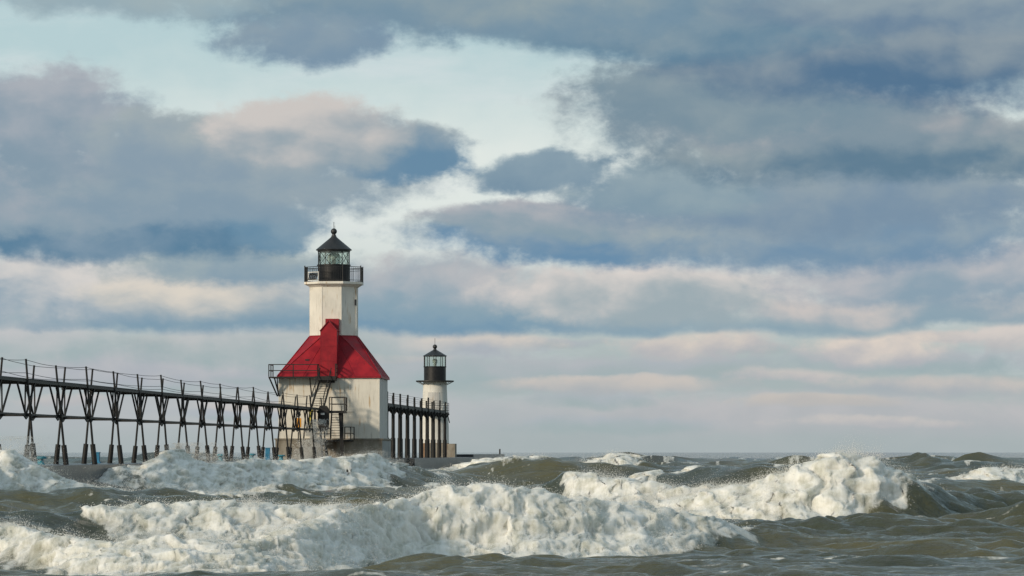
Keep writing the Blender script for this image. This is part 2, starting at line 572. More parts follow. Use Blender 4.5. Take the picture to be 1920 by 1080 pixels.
# ------------------------------------------------------------------ the lake
# breaking and rolling waves: along each crest (photo column at the crest -> distance, height, foam cover),
# front and back slopes in metres
BREAKERS = {
    'near_left_to_middle': dict(wf=2.0, wb=5.0, ff=5.2, fb=2.8, pts=[
        (-500, 80, .4, .8), (-60, 79, .5, .8), (30, 78, .55, .8), (100, 75.5, .48, .95), (200, 73.5, .42, .95), (330, 73, .44, .95), (450, 74, .52, .95), (560, 76.5, .7, .95), (660, 80, .9, 1), (730, 83, 1.2, 1), (790, 85, 1.45, 1),
        (900, 86, 1.48, 1), (1000, 86, 1.4, 1), (1100, 87, 1.2, 1), (1200, 88, 1.0, 1), (1260, 89, .8, 1), (1310, 89.5, .6, .8), (1360, 90, .45, .5), (1430, 92, .3, .2), (1520, 93, .2, 0), (1800, 95, .2, 0), (2500, 95, .1, 0)]),
    'second_row_left': dict(wf=2.2, wb=4.0, ff=3.4, fb=2.6, pts=[
        (-500, 90, .6, 0), (0, 90, .75, 0), (120, 91, .8, .25), (210, 92, .85, .9), (330, 93, .95, 1), (420, 93, .98, 1), (520, 94, .9, 1), (640, 95, .8, .9), (700, 95, .5, .4), (800, 96, .2, 0), (2500, 96, 0, 0)]),
    'right_breaker': dict(wf=2.6, wb=9.0, ff=6.5, fb=9.0, pts=[
        (-500, 122, 0, 0), (1000, 122, .2, 0), (1120, 121, .5, .5), (1200, 121, .75, .95), (1300, 120, .95, 1), (1380, 119, 1.2, 1), (1450, 118.5, 1.55, 1), (1500, 118, 1.9, 1), (1550, 118, 2.1, 1),
        (1600, 118, 2.15, 1), (1640, 118, 1.95, 1), (1680, 118.5, 1.65, .75), (1720, 119, 1.4, .45), (1780, 121, 1.1, .25), (1860, 123, .85, .1), (1920, 124, .7, 0), (2500, 126, .5, 0)]),
    'behind_middle': dict(wf=3.0, wb=6.0, ff=6.0, fb=5.0, pts=[
        (-500, 150, 0, 0), (960, 150, .2, 0), (1030, 148, .9, .1), (1065, 146, 1.35, .9), (1110, 145, 1.45, 1), (1150, 144, 1.25, 1), (1200, 143, 1.0, .9), (1300, 141, .8, .8), (1380, 140, .9, .5), (1480, 140, .8, 0), (2500, 140, .3, 0)]),
    'left_green_hump': dict(wf=5.0, wb=5.0, ff=0, fb=0, pts=[
        (-500, 136, .8, 0), (0, 137, .75, 0), (110, 138, .82, 0), (210, 138, .95, 0), (300, 139, .7, 0), (400, 140, .5, 0), (560, 141, .45, 0), (800, 142, .4, 0), (900, 142, .1, 0), (2500, 142, 0, 0)]),
    'left_wash': dict(wf=5.0, wb=6.0, ff=11.0, fb=8.0, pts=[
        (-500, 165, 1.8, 1), (-60, 165, 2.6, 1), (15, 165, 2.75, 1), (60, 166, 2.2, 1), (110, 167, 1.4, 1), (180, 168, 1.0, 1), (260, 170, .75, 1), (340, 172, .6, 1), (430, 176, .5, .7), (560, 180, .4, .3), (700, 185, .3, 0), (2500, 185, 0, 0)]),
    'pier_front': dict(wf=7.0, wb=7.0, ff=17.0, fb=10.0, pts=[
        (-500, 198, .6, 0), (250, 198, .7, .2), (310, 198, .9, .9), (335, 199, 1.35, 1), (370, 200, 1.35, 1), (420, 204, 1.5, 1), (500, 212, 1.7, 1), (580, 220, 1.75, 1), (650, 226, 1.9, 1), (700, 230, 2.1, 1), (735, 233, 1.8, .9),
        (780, 236, 1.5, .3), (840, 240, 1.1, .1), (900, 245, .6, 0), (2500, 245, .1, 0)]),
    'middle_green_hump': dict(wf=9.0, wb=8.0, ff=0, fb=0, pts=[
        (-500, 255, 0, 0), (820, 255, .5, 0), (880, 254, 1.3, 0), (950, 252, 1.7, 0), (1020, 251, 1.55, 0), (1100, 250, 1.1, 0), (1250, 250, .6, 0), (2500, 250, .2, 0)]),
    'middle_far_foam': dict(wf=9.0, wb=9.0, ff=13.0, fb=10.0, pts=[
        (-500, 282, 0, 0), (780, 282, .8, .4), (860, 281, 1.5, .8), (930, 280, 1.9, 1), (1000, 279, 2.1, 1), (1050, 278, 1.7, 1), (1090, 278, 1.2, .5), (1200, 278, .7, 0), (2500, 278, .3, 0)]),
    'far_spout': dict(wf=8.0, wb=9.0, ff=18.0, fb=8.0, pts=[
        (-500, 300, 0, 0), (1040, 300, .6, 0), (1100, 300, 1.6, .8), (1140, 300, 2.3, 1), (1165, 300, 2.65, 1), (1190, 300, 2.2, 1), (1215, 300, 1.7, .3), (1300, 300, 1.6, 0), (1450, 300, 1.2, 0), (1600, 305, 1.6, 0), (1720, 305, 2.0, 0), (1800, 300, 1.4, 0), (2500, 300, 1.5, 0)]),
    'small_middle_right': dict(wf=5.0, wb=6.0, ff=8.0, fb=6.0, pts=[
        (-500, 190, 0, 0), (1150, 190, .4, 0), (1200, 190, 1.1, .7), (1235, 190, 1.25, .9), (1270, 189, 1.0, .5), (1330, 188, 1.3, 0), (1430, 187, 1.7, 0), (1500, 186, 1.5, 0), (1600, 186, .8, 0), (2500, 186, .5, 0)]),
    'right_edge': dict(wf=6.0, wb=8.0, ff=10.0, fb=8.0, pts=[
        (-500, 224, 0, 0), (1640, 224, .3, 0), (1770, 224, .8, .0), (1815, 224, 1.05, .8), (1850, 224, 1.3, 1), (1900, 224, 1.25, 1), (2000, 224, 1.1, 1), (2500, 224, .8, .6)]),
    'pier_wash': dict(wf=7.0, wb=7.0, ff=9.0, fb=5.0, pts=[
        (-500, 184, 1.2, .5), (30, 185, 1.3, .5), (90, 186, 1.15, .5), (160, 187, 1.15, .5), (240, 190, 1.2, .55), (320, 194, 1.2, .6), (380, 196, .6, .3), (450, 200, .2, 0), (2500, 200, 0, 0)]),
    'right_near_swell': dict(wf=4.0, wb=6.0, ff=0, fb=0, pts=[
        (-500, 101, 0, 0), (1300, 101, 0, 0), (1500, 101, .3, 0), (1650, 102, .42, 0), (1800, 103, .3, 0), (1920, 104, .5, 0), (2500, 104, .4, 0)]),
}
PXE = [-3400, -1800, -1000]
cols = np.concatenate([np.linspace(-4200, -160, 30, endpoint=False), np.linspace(-160, 2080, 530), np.linspace(2080, 6100, 31)[1:]])
rows = np.concatenate([np.linspace(30, 64, 34, endpoint=False), np.arange(64, 98, 0.115), np.arange(98, 126, 0.14), np.arange(126, 180, 0.28), np.arange(180, 310, 0.48),
                       310 * (25000 / 310) ** (np.linspace(0, 1, 360) ** 2.3)])
rows = np.unique(rows)
PXg, Yg = np.meshgrid(cols, rows)
Xg = (PXg - 960) / FPX * Yg
# warp the crests so that no line is straight
wy = fbm(Xg * 0.16 + 3, Yg * 0.05, 3) * 1.0 + fbm(Xg * 0.6, Yg * 0.2 + 40, 2) * 0.28
far = np.clip(Yg / 130.0, 0.55, 2.6)
Zg = np.zeros_like(Xg)
foam = np.zeros_like(Xg)
crestness = np.zeros_like(Xg)
fn = fbm(Xg * 0.55 + 11, Yg * 0.22 + 7, 4, 0.6)
rag = 130 * fbm(Xg * 0.33 + 71, Yg * 0.3 + 5, 4, 0.6)
for nm_, B in BREAKERS.items():
    p = np.array(B['pts'], dtype=float)
    Yc = np.interp(PXg, p[:, 0], p[:, 1])
    A = np.interp(PXg, p[:, 0], p[:, 2])
    d = Yg + wy * far * 0.9 - Yc
    Fm = np.interp(PXg + rag * (100 / np.maximum(Yc, 60)) - np.clip(d, -6, 6) * 11 * (100 / Yc), p[:, 0], p[:, 3])
    up = np.exp(-np.abs(d / np.where(d < 0, B['wf'], B['wb'])) ** np.where(d < 0, 2.0, 1.7))
    edge = 1 + 0.16 * fbm(Xg * 0.5 + 91, Yg * 0.02, 3)
    trough = 0.22 * A * np.exp(-((d + 2.6 * B['wf']) / (1.5 * B['wf'])) ** 2)
    Zg += A * up * edge - trough
    if B['ff'] > 0:
        s = np.where(d < 0, -d / B['ff'], d / B['fb'])
        fm = Fm * 1.55 - s * 0.95 + fn * 0.8 - 0.17
        fm = np.where(Fm > 0.02, fm, -1)
        foam = np.maximum(foam, np.clip(fm * 0.95, 0, 1) * (s < 1.6))
        crestness = np.maximum(crestness, Fm * np.exp(-(d / (0.6 * B['wf'])) ** 2) * A)
# wind chop: short-crested waves running with the swell
chop = np.zeros_like(Xg)
gr = np.maximum(np.gradient(rows), 0.01)[:, None]
phs = [2.2 * perlin(Xg * f_ + 3.7 * j, Yg * f_ * 0.8 + 9) for j, f_ in enumerate((0.25, 0.08, 0.03))]
for i in range(34):
    L = 0.9 * 1.12 ** i
    th = rng.normal(0.12, 0.5)
    kx, ky = 2 * np.pi / L * math.sin(th), 2 * np.pi / L * math.cos(th)
    amp = 0.030 * L ** 0.72 * (1.3 if L < 2.6 else (0.9 if L < 6 else 1.0))
    amp = amp / (1 + (L / 7.0) ** 2) + sstep(Yg, 150, 260) * amp * 0.35
    keep = sstep(L / gr, 2.5, 6.0)
    ph = phs[0] if L < 3 else (phs[1] if L < 12 else phs[2])
    w = np.sin(kx * Xg + ky * Yg + rng.random() * 6.28 + ph * (1 if i % 2 else -1))
    w = 1 - 2 * np.sqrt(np.abs(0.5 - 0.5 * w) + 0.01)          # sharpened crests
    chop += amp * (w + 0.27) * keep
rn = fbm(Xg * 0.42 + 0.8 * wy, Yg * 0.55 + 31, 5, 0.52, billow=True) - 0.44
chop += 0.17 * rn * sstep(1.8 / gr, 2.5, 6.0)
env = 0.7 + 0.6 * fbm(Xg * 0.05, Yg * 0.03 + 9, 2)
Zg += chop * env * (0.45 + 0.35 * sstep(Yg, 62, 74) + 0.2 * sstep(Yg, 75, 140)) * (1 - 0.6 * foam)
# far swell that roughens the horizon
r0 = int(np.searchsorted(rows, 255))
Xf, Yf_, gf = Xg[r0:], Yg[r0:], gr[r0:]
fs = sstep(Yf_, 255, 420) * (1 - sstep(Yf_, 2500, 9000))
fenv = 0.5 + 0.9 * np.clip(fbm(Xf * 0.03 + 8, Yf_ * 0.006, 3) + 0.3, 0, 1)
for i in range(13):
    L = 7 * 1.2 ** i
    th = rng.normal(0.1, 0.5)
    w = np.sin(2 * np.pi / L * (math.sin(th) * Xf + math.cos(th) * Yf_) + rng.random() * 6.28 + 2.2 * perlin(Xf / L * 0.6 + i * 7, Yf_ / L * 0.3))
    Zg[r0:] += fs * fenv * 0.040 * L ** 0.66 * (1.27 - 2 * np.abs(w)) * sstep(L / gf, 2.5, 5)
# whitecaps on the sharper chop
wcap = sstep(fbm(Xg * 0.10 + 55, Yg * 0.045, 3) + 0.75 * chop, 0.42, 0.62) * (Yg > 120) * (1 - sstep(Yg, 260, 330))
foam = np.maximum(foam, wcap * 0.9 * sstep(fn, -0.15, 0.25))
# torn lace of old foam drifting behind the breakers
lace = sstep(fbm(Xg * 0.5 + 20, Yg * 0.16, 4, 0.6, billow=True), 0.44, 0.66) * sstep(fbm(Xg * 0.08 + 2, Yg * 0.05 + 77, 2), 0.05, 0.35)
streak = sstep(fbm(Xg * 0.2 + 50 + 0.6 * wy, Yg * 0.5 + 15, 4, 0.5, billow=True), 0.60, 0.85) * sstep(fbm(Xg * 0.12 + 32, Yg * 0.1 + 27, 2), -0.05, 0.25)
foam_thin = np.maximum(lace * 0.5 * sstep(Yg, 118, 140), streak * 0.34)
# tumbling foam is lumpy, standing proud of the water; noise runs over the face of the wave, not through it
near = np.clip(Yg / 100, 0.75, 2.4)
S = Yg * 0.55 + 1.25 * Zg
lump = fbm((Xg * 1.0 + 0.5 * perlin(Xg, S)) / near + 5, S * 1.25 / near + 3, 5, 0.44, billow=True) - 0.44
lump2 = fbm(Xg * 4.3 / near + 35, S * 4.3 / near + 31, 3, 0.6, billow=True) - 0.44
big = fbm(Xg * 0.35 / near + 35, S * 0.6 / near + 31, 3, 0.55)
fz = sstep(foam, 0.15, 0.7)
Zg += fz * (0.15 * lump + 0.04 * lump2 + 0.24 * big + 0.03) * (0.55 + 0.45 * near)
Yd = -fz * (0.36 * lump + 0.12 * lump2 + 0.7 * big) * near * 0.75
Xd = fz * (0.35 * fbm(Xg * 1.3 + 60, S, 3) + 0.12 * lump2) * near
verts = np.stack([Xg + Xd, Yg + Yd, Zg], -1).reshape(-1, 3)
nr, nc = Xg.shape
idx = np.arange(nr * nc).reshape(nr, nc)
faces = np.stack([idx[:-1, :-1], idx[:-1, 1:], idx[1:, 1:], idx[1:, :-1]], -1).reshape(-1, 4)
foam_all = np.maximum(foam, foam_thin).ravel()

t, b, o = mat('lake')
geo = t.node('ShaderNodeNewGeometry').outputs['Position']
att = t.node('ShaderNodeAttribute', attribute_name='foam').outputs['Fac']
turb = t.noise(t.v('MULTIPLY', geo, (0.10, 0.05, 0.3)), 1.0, 4, 0.55)
wcol = t.mix(t.ramp(turb, 0.35, 0.65), (0.055, 0.065, 0.047), (0.106, 0.098, 0.047))
br1 = t.noise(t.v('MULTIPLY', geo, (3.2, 1.6, 3.2)), 1.0, 8, 0.68)
br2 = t.noise(t.v('MULTIPLY', geo, (1.1, 0.55, 1.1)), 1.0, 5, 0.6, 0.5)
brk = t.m('ADD', t.m('MULTIPLY', br1, 0.65), t.m('MULTIPLY', br2, 0.35))
fall = t.noise(t.v('MULTIPLY', geo, (2.6, 0.25, 0.55)), 1.0, 5, 0.65, 0.3)
brk2 = t.m('ADD', t.m('MULTIPLY', t.m('SUBTRACT', brk, 0.5), 1.5), t.m('MULTIPLY', t.m('SUBTRACT', fall, 0.5), 0.9))
fmask = t.ramp(t.m('ADD', t.m('MULTIPLY_ADD', att, 1.75, -0.52), brk2), -0.14, 0.16)
fmask = t.m('MULTIPLY', fmask, t.ramp(t.m('MULTIPLY_ADD', att, 1.0, brk2), 0.2, 0.95, 0.55, 1.0))
fcol = t.mix(t.ramp(t.m('MULTIPLY_ADD', fall, 0.5, t.m('MULTIPLY', brk, 0.5)), 0.36, 0.6), (0.50, 0.50, 0.43), (0.85, 0.84, 0.80))
t.put(b.inputs['Base Color'], wcol)
b.inputs['Roughness'].default_value = 0.1
b.inputs['IOR'].default_value = 1.33
b.inputs['Specular IOR Level'].default_value = 0.5
rip = t.m('ADD', t.noise(t.v('MULTIPLY', geo, (1.5, 3.0, 1.0)), 1.0, 6, 0.62, 0.4), t.m('MULTIPLY', t.noise(t.v('MULTIPLY', geo, (0.5, 1.1, 0.5)), 1.0, 4, 0.6), 1.4))
bn = t.node('ShaderNodeBump')
bn.inputs['Strength'].default_value = 0.75
bn.inputs['Distance'].default_value = 0.2
t.put(bn.inputs['Height'], rip)
t.put(b.inputs['Normal'], bn.outputs[0])
fb = t.node('ShaderNodeBsdfPrincipled')
t.put(fb.inputs['Base Color'], fcol)
fb.inputs['Roughness'].default_value = 0.9
fb.inputs['Specular IOR Level'].default_value = 0.1
fb.inputs['Subsurface Weight'].default_value = 0.85
fb.inputs['Subsurface Radius'].default_value = (1.0, 1.0, 0.95)
fb.inputs['Subsurface Scale'].default_value = 0.28
bn2 = t.node('ShaderNodeBump')
bn2.inputs['Strength'].default_value = 0.35
bn2.inputs['Distance'].default_value = 0.12
t.put(bn2.inputs['Height'], t.m('ADD', br1, br2))
t.put(fb.inputs['Normal'], bn2.outputs[0])
mx = t.node('ShaderNodeMixShader')
t.put(mx.inputs[0], fmask)
t.t.links.new(b.outputs[0], mx.inputs[1])
t.t.links.new(fb.outputs[0], mx.inputs[2])
t.t.links.new(mx.outputs[0], o.inputs[0])
lake = fast_mesh('lake_water', verts, faces, 'lake', smooth=True)
at_ = lake.data.attributes.new('foam', 'FLOAT', 'POINT')
at_.data.foreach_set('value', foam_all.astype(np.float32))
tag(lake, 'rough olive-brown lake water with rows of breaking waves', 'water', kind='structure')

# ------------------------------------------------------------------ spray: loose drops thrown off the breakers
t, b, o = mat('spray')
b.inputs['Base Color'].default_value = (0.84, 0.83, 0.80, 1)
b.inputs['Roughness'].default_value = 0.6
b.inputs['Specular IOR Level'].default_value = 0.2
_tet = np.array([(1, 1, 1), (1, -1, -1), (-1, 1, -1), (-1, -1, 1)], float) * 0.75
_tetf = np.array([(0, 1, 2), (0, 2, 3), (0, 3, 1), (1, 3, 2)])


def drops(name, pts, size, label):
    n = len(pts)
    ax = rng.normal(size=(n, 3))
    ax /= np.linalg.norm(ax, axis=1)[:, None]
    an = rng.random(n) * 6.28
    ca, sa = np.cos(an)[:, None, None], np.sin(an)[:, None, None]
    tv = np.broadcast_to(_tet[None], (n, 4, 3))
    axb = np.broadcast_to(ax[:, None, :], (n, 4, 3))
    rot = tv * ca + np.cross(axb, tv) * sa + axb * (axb * tv).sum(-1, keepdims=True) * (1 - ca)
    v = pts[:, None, :] + rot * size[:, None, None]
    f = _tetf[None] + (np.arange(n) * 4)[:, None, None]
    ob = fast_mesh(name, v.reshape(-1, 3), f.reshape(-1, 3), 'spray', smooth=True)
    tag(ob, label, 'spray', kind='stuff')
    return ob


def thrown(nm_, n, up, size, label, lo=-9999, hi=9999):
    """drops over the foam of one breaker, thickest at the crest"""
    B = BREAKERS[nm_]
    p = np.array(B['pts'], float)
    Yc = np.interp(PXg, p[:, 0], p[:, 1])
    Fm = np.interp(PXg, p[:, 0], p[:, 3])
    d = Yg + wy * far * 0.9 - Yc
    gust = sstep(fbm(Xg * 0.7 / far, Yg * 0.2 + 70, 4, 0.6), -0.12, 0.5)
    wgt = Fm * (np.exp(-(d / (1.0 * B['wf'])) ** 2) + 0.35 * (np.abs(d + 0.4 * B['ff']) < 0.6 * B['ff'])) * (foam > 0.2) * (0.12 + gust)
    wgt = wgt * np.gradient(rows)[:, None] * (PXg > max(lo, -150)) * (PXg < min(hi, 2070))
    w = wgt.ravel() / wgt.sum()
    i = rng.choice(w.size, n, p=w)
    q = verts[i].copy()
    hgt = rng.exponential(1.0, n) * up * (0.35 + gust.ravel()[i])
    q[:, 2] += hgt
    q[:, 0] += rng.normal(0, 0.12 * np.sqrt(up / 0.2), n) + 0.25 * hgt
    q[:, 1] += rng.normal(0, 0.25, n) - 0.2 * hgt
    s = 0.54 * size * (0.35 + np.minimum(rng.exponential(0.45, n), 1.6)) / (1 + 0.5 * hgt / (up + 0.01))
    drops('wave_spray', q, s, label)


thrown('near_left_to_middle', 52000, 0.16, 0.0145, 'white spray leaping off the nearest breaker across the foreground')
thrown('second_row_left', 16000, 0.14, 0.016, 'white spray over the second row of foam at lower left')
thrown('right_breaker', 42000, 0.22, 0.018, 'white spray blown off the tall breaking wave at right')
thrown('behind_middle', 12000, 0.22, 0.020, 'white spray on the breaker right of the middle, behind the foreground wave')
thrown('left_wash', 22000, 0.28, 0.022, 'white spray over the surf at the left edge below the catwalk')
thrown('pier_front', 30000, 0.32, 0.024, 'white spray along the surf breaking in front of the large lighthouse')
thrown('middle_far_foam', 7000, 0.28, 0.030, 'white spray on the distant breaker right of the small lighthouse')
thrown('far_spout', 9000, 0.35, 0.030, 'white spray spouting at the horizon right of both lighthouses')
thrown('right_edge', 7000, 0.22, 0.026, 'white spray on the low breaker at the right edge')


def plume(n, px, py, Y, sx, sy, sz, size, label, lean=0.0):
    """a burst of fine drops thrown up where a wave strikes the pier"""
    z0 = Zat(py, Y)
    u = rng.random(n)
    h = rng.random(n) ** 1.7 * sz
    spread = (1.0 - 0.55 * h / sz)
    q = np.stack([Xat(px, Y) + rng.normal(0, 1, n) * sx * spread + lean * h, Y + rng.normal(0, sy, n), z0 + h], -1)
    keepm = fbm(q[:, 0] * 1.3 + 9, q[:, 2] * 1.3, 4, 0.6) > (-0.35 + 0.75 * (h / sz) * u)
    q = q[keepm]
    drops('pier_spray', q, 0.75 * size * (0.4 + rng.exponential(0.4, len(q))), label)


plume(26000, 575, 868, 296, 0.8, 0.9, 3.6, 0.025, 'fine white spray climbing the front foundation of the large lighthouse', 0.25)
plume(24000, 385, 884, 222, 1.3, 1.0, 1.8, 0.015, 'fine white spray bursting over the pier among the catwalk piles', -0.2)
plume(14000, 335, 885, 212, 0.5, 0.8, 1.7, 0.014, 'thin white spray jet rising beside the catwalk left of the surf')
plume(22000, 30, 890, 168, 1.0, 1.2, 1.8, 0.012, 'white burst of spray at the left edge in front of the first pile', 0.1)
plume(10000, 700, 868, 292, 1.1, 1.0, 1.0, 0.016, 'fine white spray at the right corner of the large lighthouse foundation')

# ------------------------------------------------------------------ pier
DX, DY = 0.5547, 8.1752
SP = math.hypot(DX, DY)
ANG = -math.atan2(DX, DY)
ex, ey = DY / SP, -DX / SP                    # unit vector across the pier, towards the right
PZ = 1.65
CX0, CY0 = -24.377 - 0.57 * ex, 180.0 - 0.57 * ey
pier = empty('pier', (CX0, CY0, 0), ANG)
tag(pier, 'low wet concrete pier carrying the catwalk and both lighthouses', 'pier')
y = -5 * SP
k = 0
while y < 31.5 * SP:
    l = min(2 * SP, 31.5 * SP - y) - 0.04
    hw = 3.6 if y > 20 * SP else 2.9
    zt = PZ + (0.05 if y > 20 * SP else 0.0)
    m = MB()
    m.box((0.2, y + l / 2, (zt - 3) / 2), (2 * hw, l, zt + 3))
    m.build('deck_slab', 'wet_concrete', pier)
    y += 2 * SP
    k += 1
MB().box((1.2, 34.8 * SP, -0.9), (3.2, 6.6 * SP, 6.1 - 0.2)).build('breakwater', 'wet_concrete', pier)
MB().bar((2.5, 37.5 * SP, 1.9), (2.5, 37.5 * SP, 2.75), 0.10, n=8).build('marker_post', 'black_steel', pier)


# ------------------------------------------------------------------ catwalk, shore to large lighthouse
cw = empty('catwalk', (CX0, CY0, PZ), ANG)
tag(cw, 'long black catwalk on splayed legs leading in from the left to the large lighthouse', 'catwalk')
E0 = EYE - PZ
H_TOP, H_DK, H_GT, H_SL = 4.66 + E0, 3.62 + E0, 1.90 + E0, 0.43 + E0


def leg_x(z):
    t_ = z / H_TOP
    return 1.05 + (0.57 - 1.05) * t_


rnd = random.Random(11)
tops = {}
N0, N1 = -2, 15
for n in range(N0, N1 + 1):
    y0 = n * SP
    for s in (-1, 1):
        jx, jy, jh = rnd.uniform(-.05, .05), rnd.uniform(-.12, .12), rnd.uniform(-.12, .10)
        xt = leg_x(H_TOP) * s + jx
        yt = y0 + jy
        leg = MB().bar((leg_x(0.3) * s, y0, 0.3), (xt, yt, H_TOP + jh), 0.066, n=8, taper=0.8).build('leg', 'catwalk_steel', cw, True)
        MB().bar((leg_x(-0.3) * s, y0, -0.05), (leg_x(H_SL) * s, y0, H_SL + jh * .5), 0.15, n=10, taper=0.94).build('pile_sleeve', 'catwalk_steel', leg, True)
        tops[(n, s)] = (xt, yt, H_TOP + jh)
        # V brace under the deck girder
        for q in (-1, 1):
            MB().bar((0.625 * s, y0 + q * 0.10, H_GT + 0.02), (0.625 * s, y0 + q * 2.2, H_DK - 0.12), 0.085, 0.085).build('brace', 'catwalk_steel', cw)
        MB().bar((0.58 * s, y0, H_GT + 0.05), (0.60 * s, y0, H_DK - 0.12), 0.07, 0.07).build('hanger', 'catwalk_steel', cw)
        # knee plate under the chord
        MB().slab([(0.66 * s, y0 - 0.75, H_GT - 0.05), (0.66 * s, y0, H_GT - 0.26), (0.66 * s, y0 + 0.75, H_GT - 0.05)], 0.05).build('knee_plate', 'catwalk_steel', cw)
    MB().box((0, y0, H_GT - 0.02), (2 * leg_x(H_GT) + 0.1, 0.14, 0.16)).build('cross_beam', 'catwalk_steel', cw)
    MB().box((0, y0, H_DK - 0.16), (2 * leg_x(H_DK) + 0.2, 0.10, 0.09)).build('deck_beam', 'catwalk_steel', cw)
    if n < N1:
        sag = rnd.uniform(-.02, .02)
        for s in (-1, 1):
            MB().box((0.625 * s, y0 + SP / 2, H_DK - 0.055 + sag), (0.10, SP - 0.02, 0.11)).build('girder', 'catwalk_steel', cw)
            MB().box((0.625 * s, y0 + SP / 2, H_GT), (0.08, SP - 0.16, 0.085)).build('lower_chord', 'catwalk_steel', cw)
        MB().box((0, y0 + SP / 2, H_DK + 0.025 + sag), (1.28, SP - 0.05, 0.04)).build('deck', 'catwalk_steel', cw)
        MB().bar((0.5, y0 + 0.1, H_DK + 0.07), (0.52, y0 + SP - 0.1, H_DK + 0.07), 0.03, n=6).build('conduit', 'catwalk_steel', cw)
for s in (-1, 1):
    for frac, drop in ((0.0, 0.035), (0.62, 0.025)):
        m = MB()
        for n in range(N0, N1):
            a, b_ = Vector(tops[(n, s)]), Vector(tops[(n + 1, s)])
            a.z -= frac * 1.05 + 0.05
            b_.z -= frac * 1.05 + 0.05
            pts = [a.lerp(b_, i / 4) - Vector((0, 0, drop * 4 * (i / 4) * (1 - i / 4) * rnd.uniform(.6, 1.4))) for i in range(5)]
            m.path(pts, 0.014, 5)
        m.build('handrail_wire', 'wire', cw)

# ------------------------------------------------------------------ catwalk between the two lighthouses
E2 = EYE - PZ
cw2 = empty('catwalk', (CX0, CY0, PZ), ANG)
tag(cw2, 'short black catwalk on thick upright posts between the two lighthouses', 'catwalk')
D2, T2, S2, B2_ = 4.80 + E2, 5.95 + E2, 1.45 + E2, 3.55 + E2
ns = [17.5, 18.5, 19.5, 20.5, 21.4, 22.15, 22.97, 23.92, 24.88, 25.85, 26.8, 27.7, 28.6, 29.5]
for i, n in enumerate(ns):
    y0 = n * SP
    for s in (-1, 1):
        jh = rnd.uniform(-.15, .12)
        xl = 0.72 * s
        leg = MB().bar((xl, y0, 0.2), (xl, y0, B2_ + 0.1), 0.17, n=10, taper=0.95).build('leg', 'catwalk_steel', cw2, True)
        MB().bar((xl, y0, -0.05), (xl, y0, S2), 0.235, n=10, taper=0.97).build('pile_sleeve', 'catwalk_steel', leg, True)
        MB().bar((xl, y0, B2_ + 0.1), (xl * 1.05, y0, D2 - 0.2), 0.17, n=8, taper=0.8).build('post_head', 'catwalk_steel', cw2, True)
        MB().bar((xl * 1.08, y0 + rnd.uniform(-.1, .1), D2 - 0.25), (xl * 1.08 + rnd.uniform(-.03, .03), y0, T2 + jh), 0.095, n=6).build('rail_post', 'catwalk_steel', cw2)
        for q in (-1, 1):
            MB().bar((xl, y0 + q * 0.1, B2_ + 0.1), (xl, y0 + q * 2.3, D2 - 0.25), 0.13, 0.13).build('brace', 'catwalk_steel', cw2)
            MB().bar((xl, y0, B2_ + 0.35), (xl + q * 0.5, y0, D2 - 0.3), 0.16, 0.16).build('bracket', 'catwalk_steel', cw2)
    MB().box((0, y0, D2 - 0.3), (1.9, 0.2, 0.2)).build('deck_beam', 'catwalk_steel', cw2)
    if i < len(ns) - 1:
        l = (ns[i + 1] - n) * SP
        for s in (-1, 1):
            MB().box((0.72 * s, y0 + l / 2, D2 - 0.15), (0.14, l - 0.02, 0.3)).build('girder', 'catwalk_steel', cw2)
        MB().box((0, y0 + l / 2, D2 + 0.04), (1.5, l - 0.04, 0.07)).build('deck', 'catwalk_steel', cw2)
for s in (-1, 1):
    for zz in (D2 + 0.62, D2 + 1.08):
        m = MB()
        m.bar((0.69 * s, ns[0] * SP, zz), (0.69 * s, ns[-1] * SP, zz), 0.014, n=5)
        m.build('handrail_wire', 'wire', cw2)

# ------------------------------------------------------------------ large lighthouse
YC = 310.0
LX = Xat(626, YC)
LYAW = R(-2.66)
HW = 4.30
ZB = Zat(822, YC - HW)                        # top of the concrete foundation
ZE = Zat(706, YC - HW)                        # eaves
ZR = Zat(631, YC - 2.0)                       # foot of the octagonal tower
ZG = Zat(527, YC - 2.6)                       # gallery floor
lh = empty('lighthouse', (LX, YC, 0), LYAW)
tag(lh, 'large white lighthouse with red roof, octagonal tower and black lantern', 'lighthouse')
# foundation
MB().box((0, 0, (ZB - 0.12 - 3) / 2), (2 * HW + 0.5, 2 * HW + 0.5, ZB - 0.12 + 3)).build('foundation', 'concrete', lh)
MB().box((HW + 0.253, 0, (ZB - 0.2 - 2) / 2), (0.02, 2 * HW + 0.3, ZB - 0.2 + 2)).build('foundation_side', 'side_concrete', lh)
MB().box((0, 0, ZB - 0.06), (2 * HW + 0.66, 2 * HW + 0.66, 0.12)).build('ledge', 'concrete', lh)
# walls: riveted plates, three to a side with thin seams
T = 0.15
hw_ = HW
wallh = ZE - ZB
for side, mname in ((0, 'white_paint'), (1, 'grey_white'), (2, 'white_paint'), (3, 'white_paint')):
    rz = side * math.pi / 2
    cuts = [-hw_, -1.45, 1.30, hw_]
    for a, b_ in zip(cuts[:-1], cuts[1:]):
        m = MB()
        c = Vector(((a + b_) / 2, -hw_ + T / 2, ZB + wallh / 2))
        c = Matrix.Rotation(rz, 3, 'Z') @ c
        ln = b_ - a - 0.015
        if side in (1, 3):
            ln = min(ln, b_ - a - 0.015)
        m.box(c, (ln if abs(a) < hw_ and abs(b_) < hw_ else ln - (T if side in (1, 3) else 0), T, wallh), rz)
        m.build('wall_plate', mname, lh)
    m = MB()
    c = Matrix.Rotation(rz, 3, 'Z') @ Vector((0, -hw_ + T + 0.03, ZB + wallh / 2))
    m.box(c, (2 * hw_ - 2 * T - 0.1, 0.04, wallh - 0.02), rz)
    m.build('inner_wall', 'grey_white', lh)
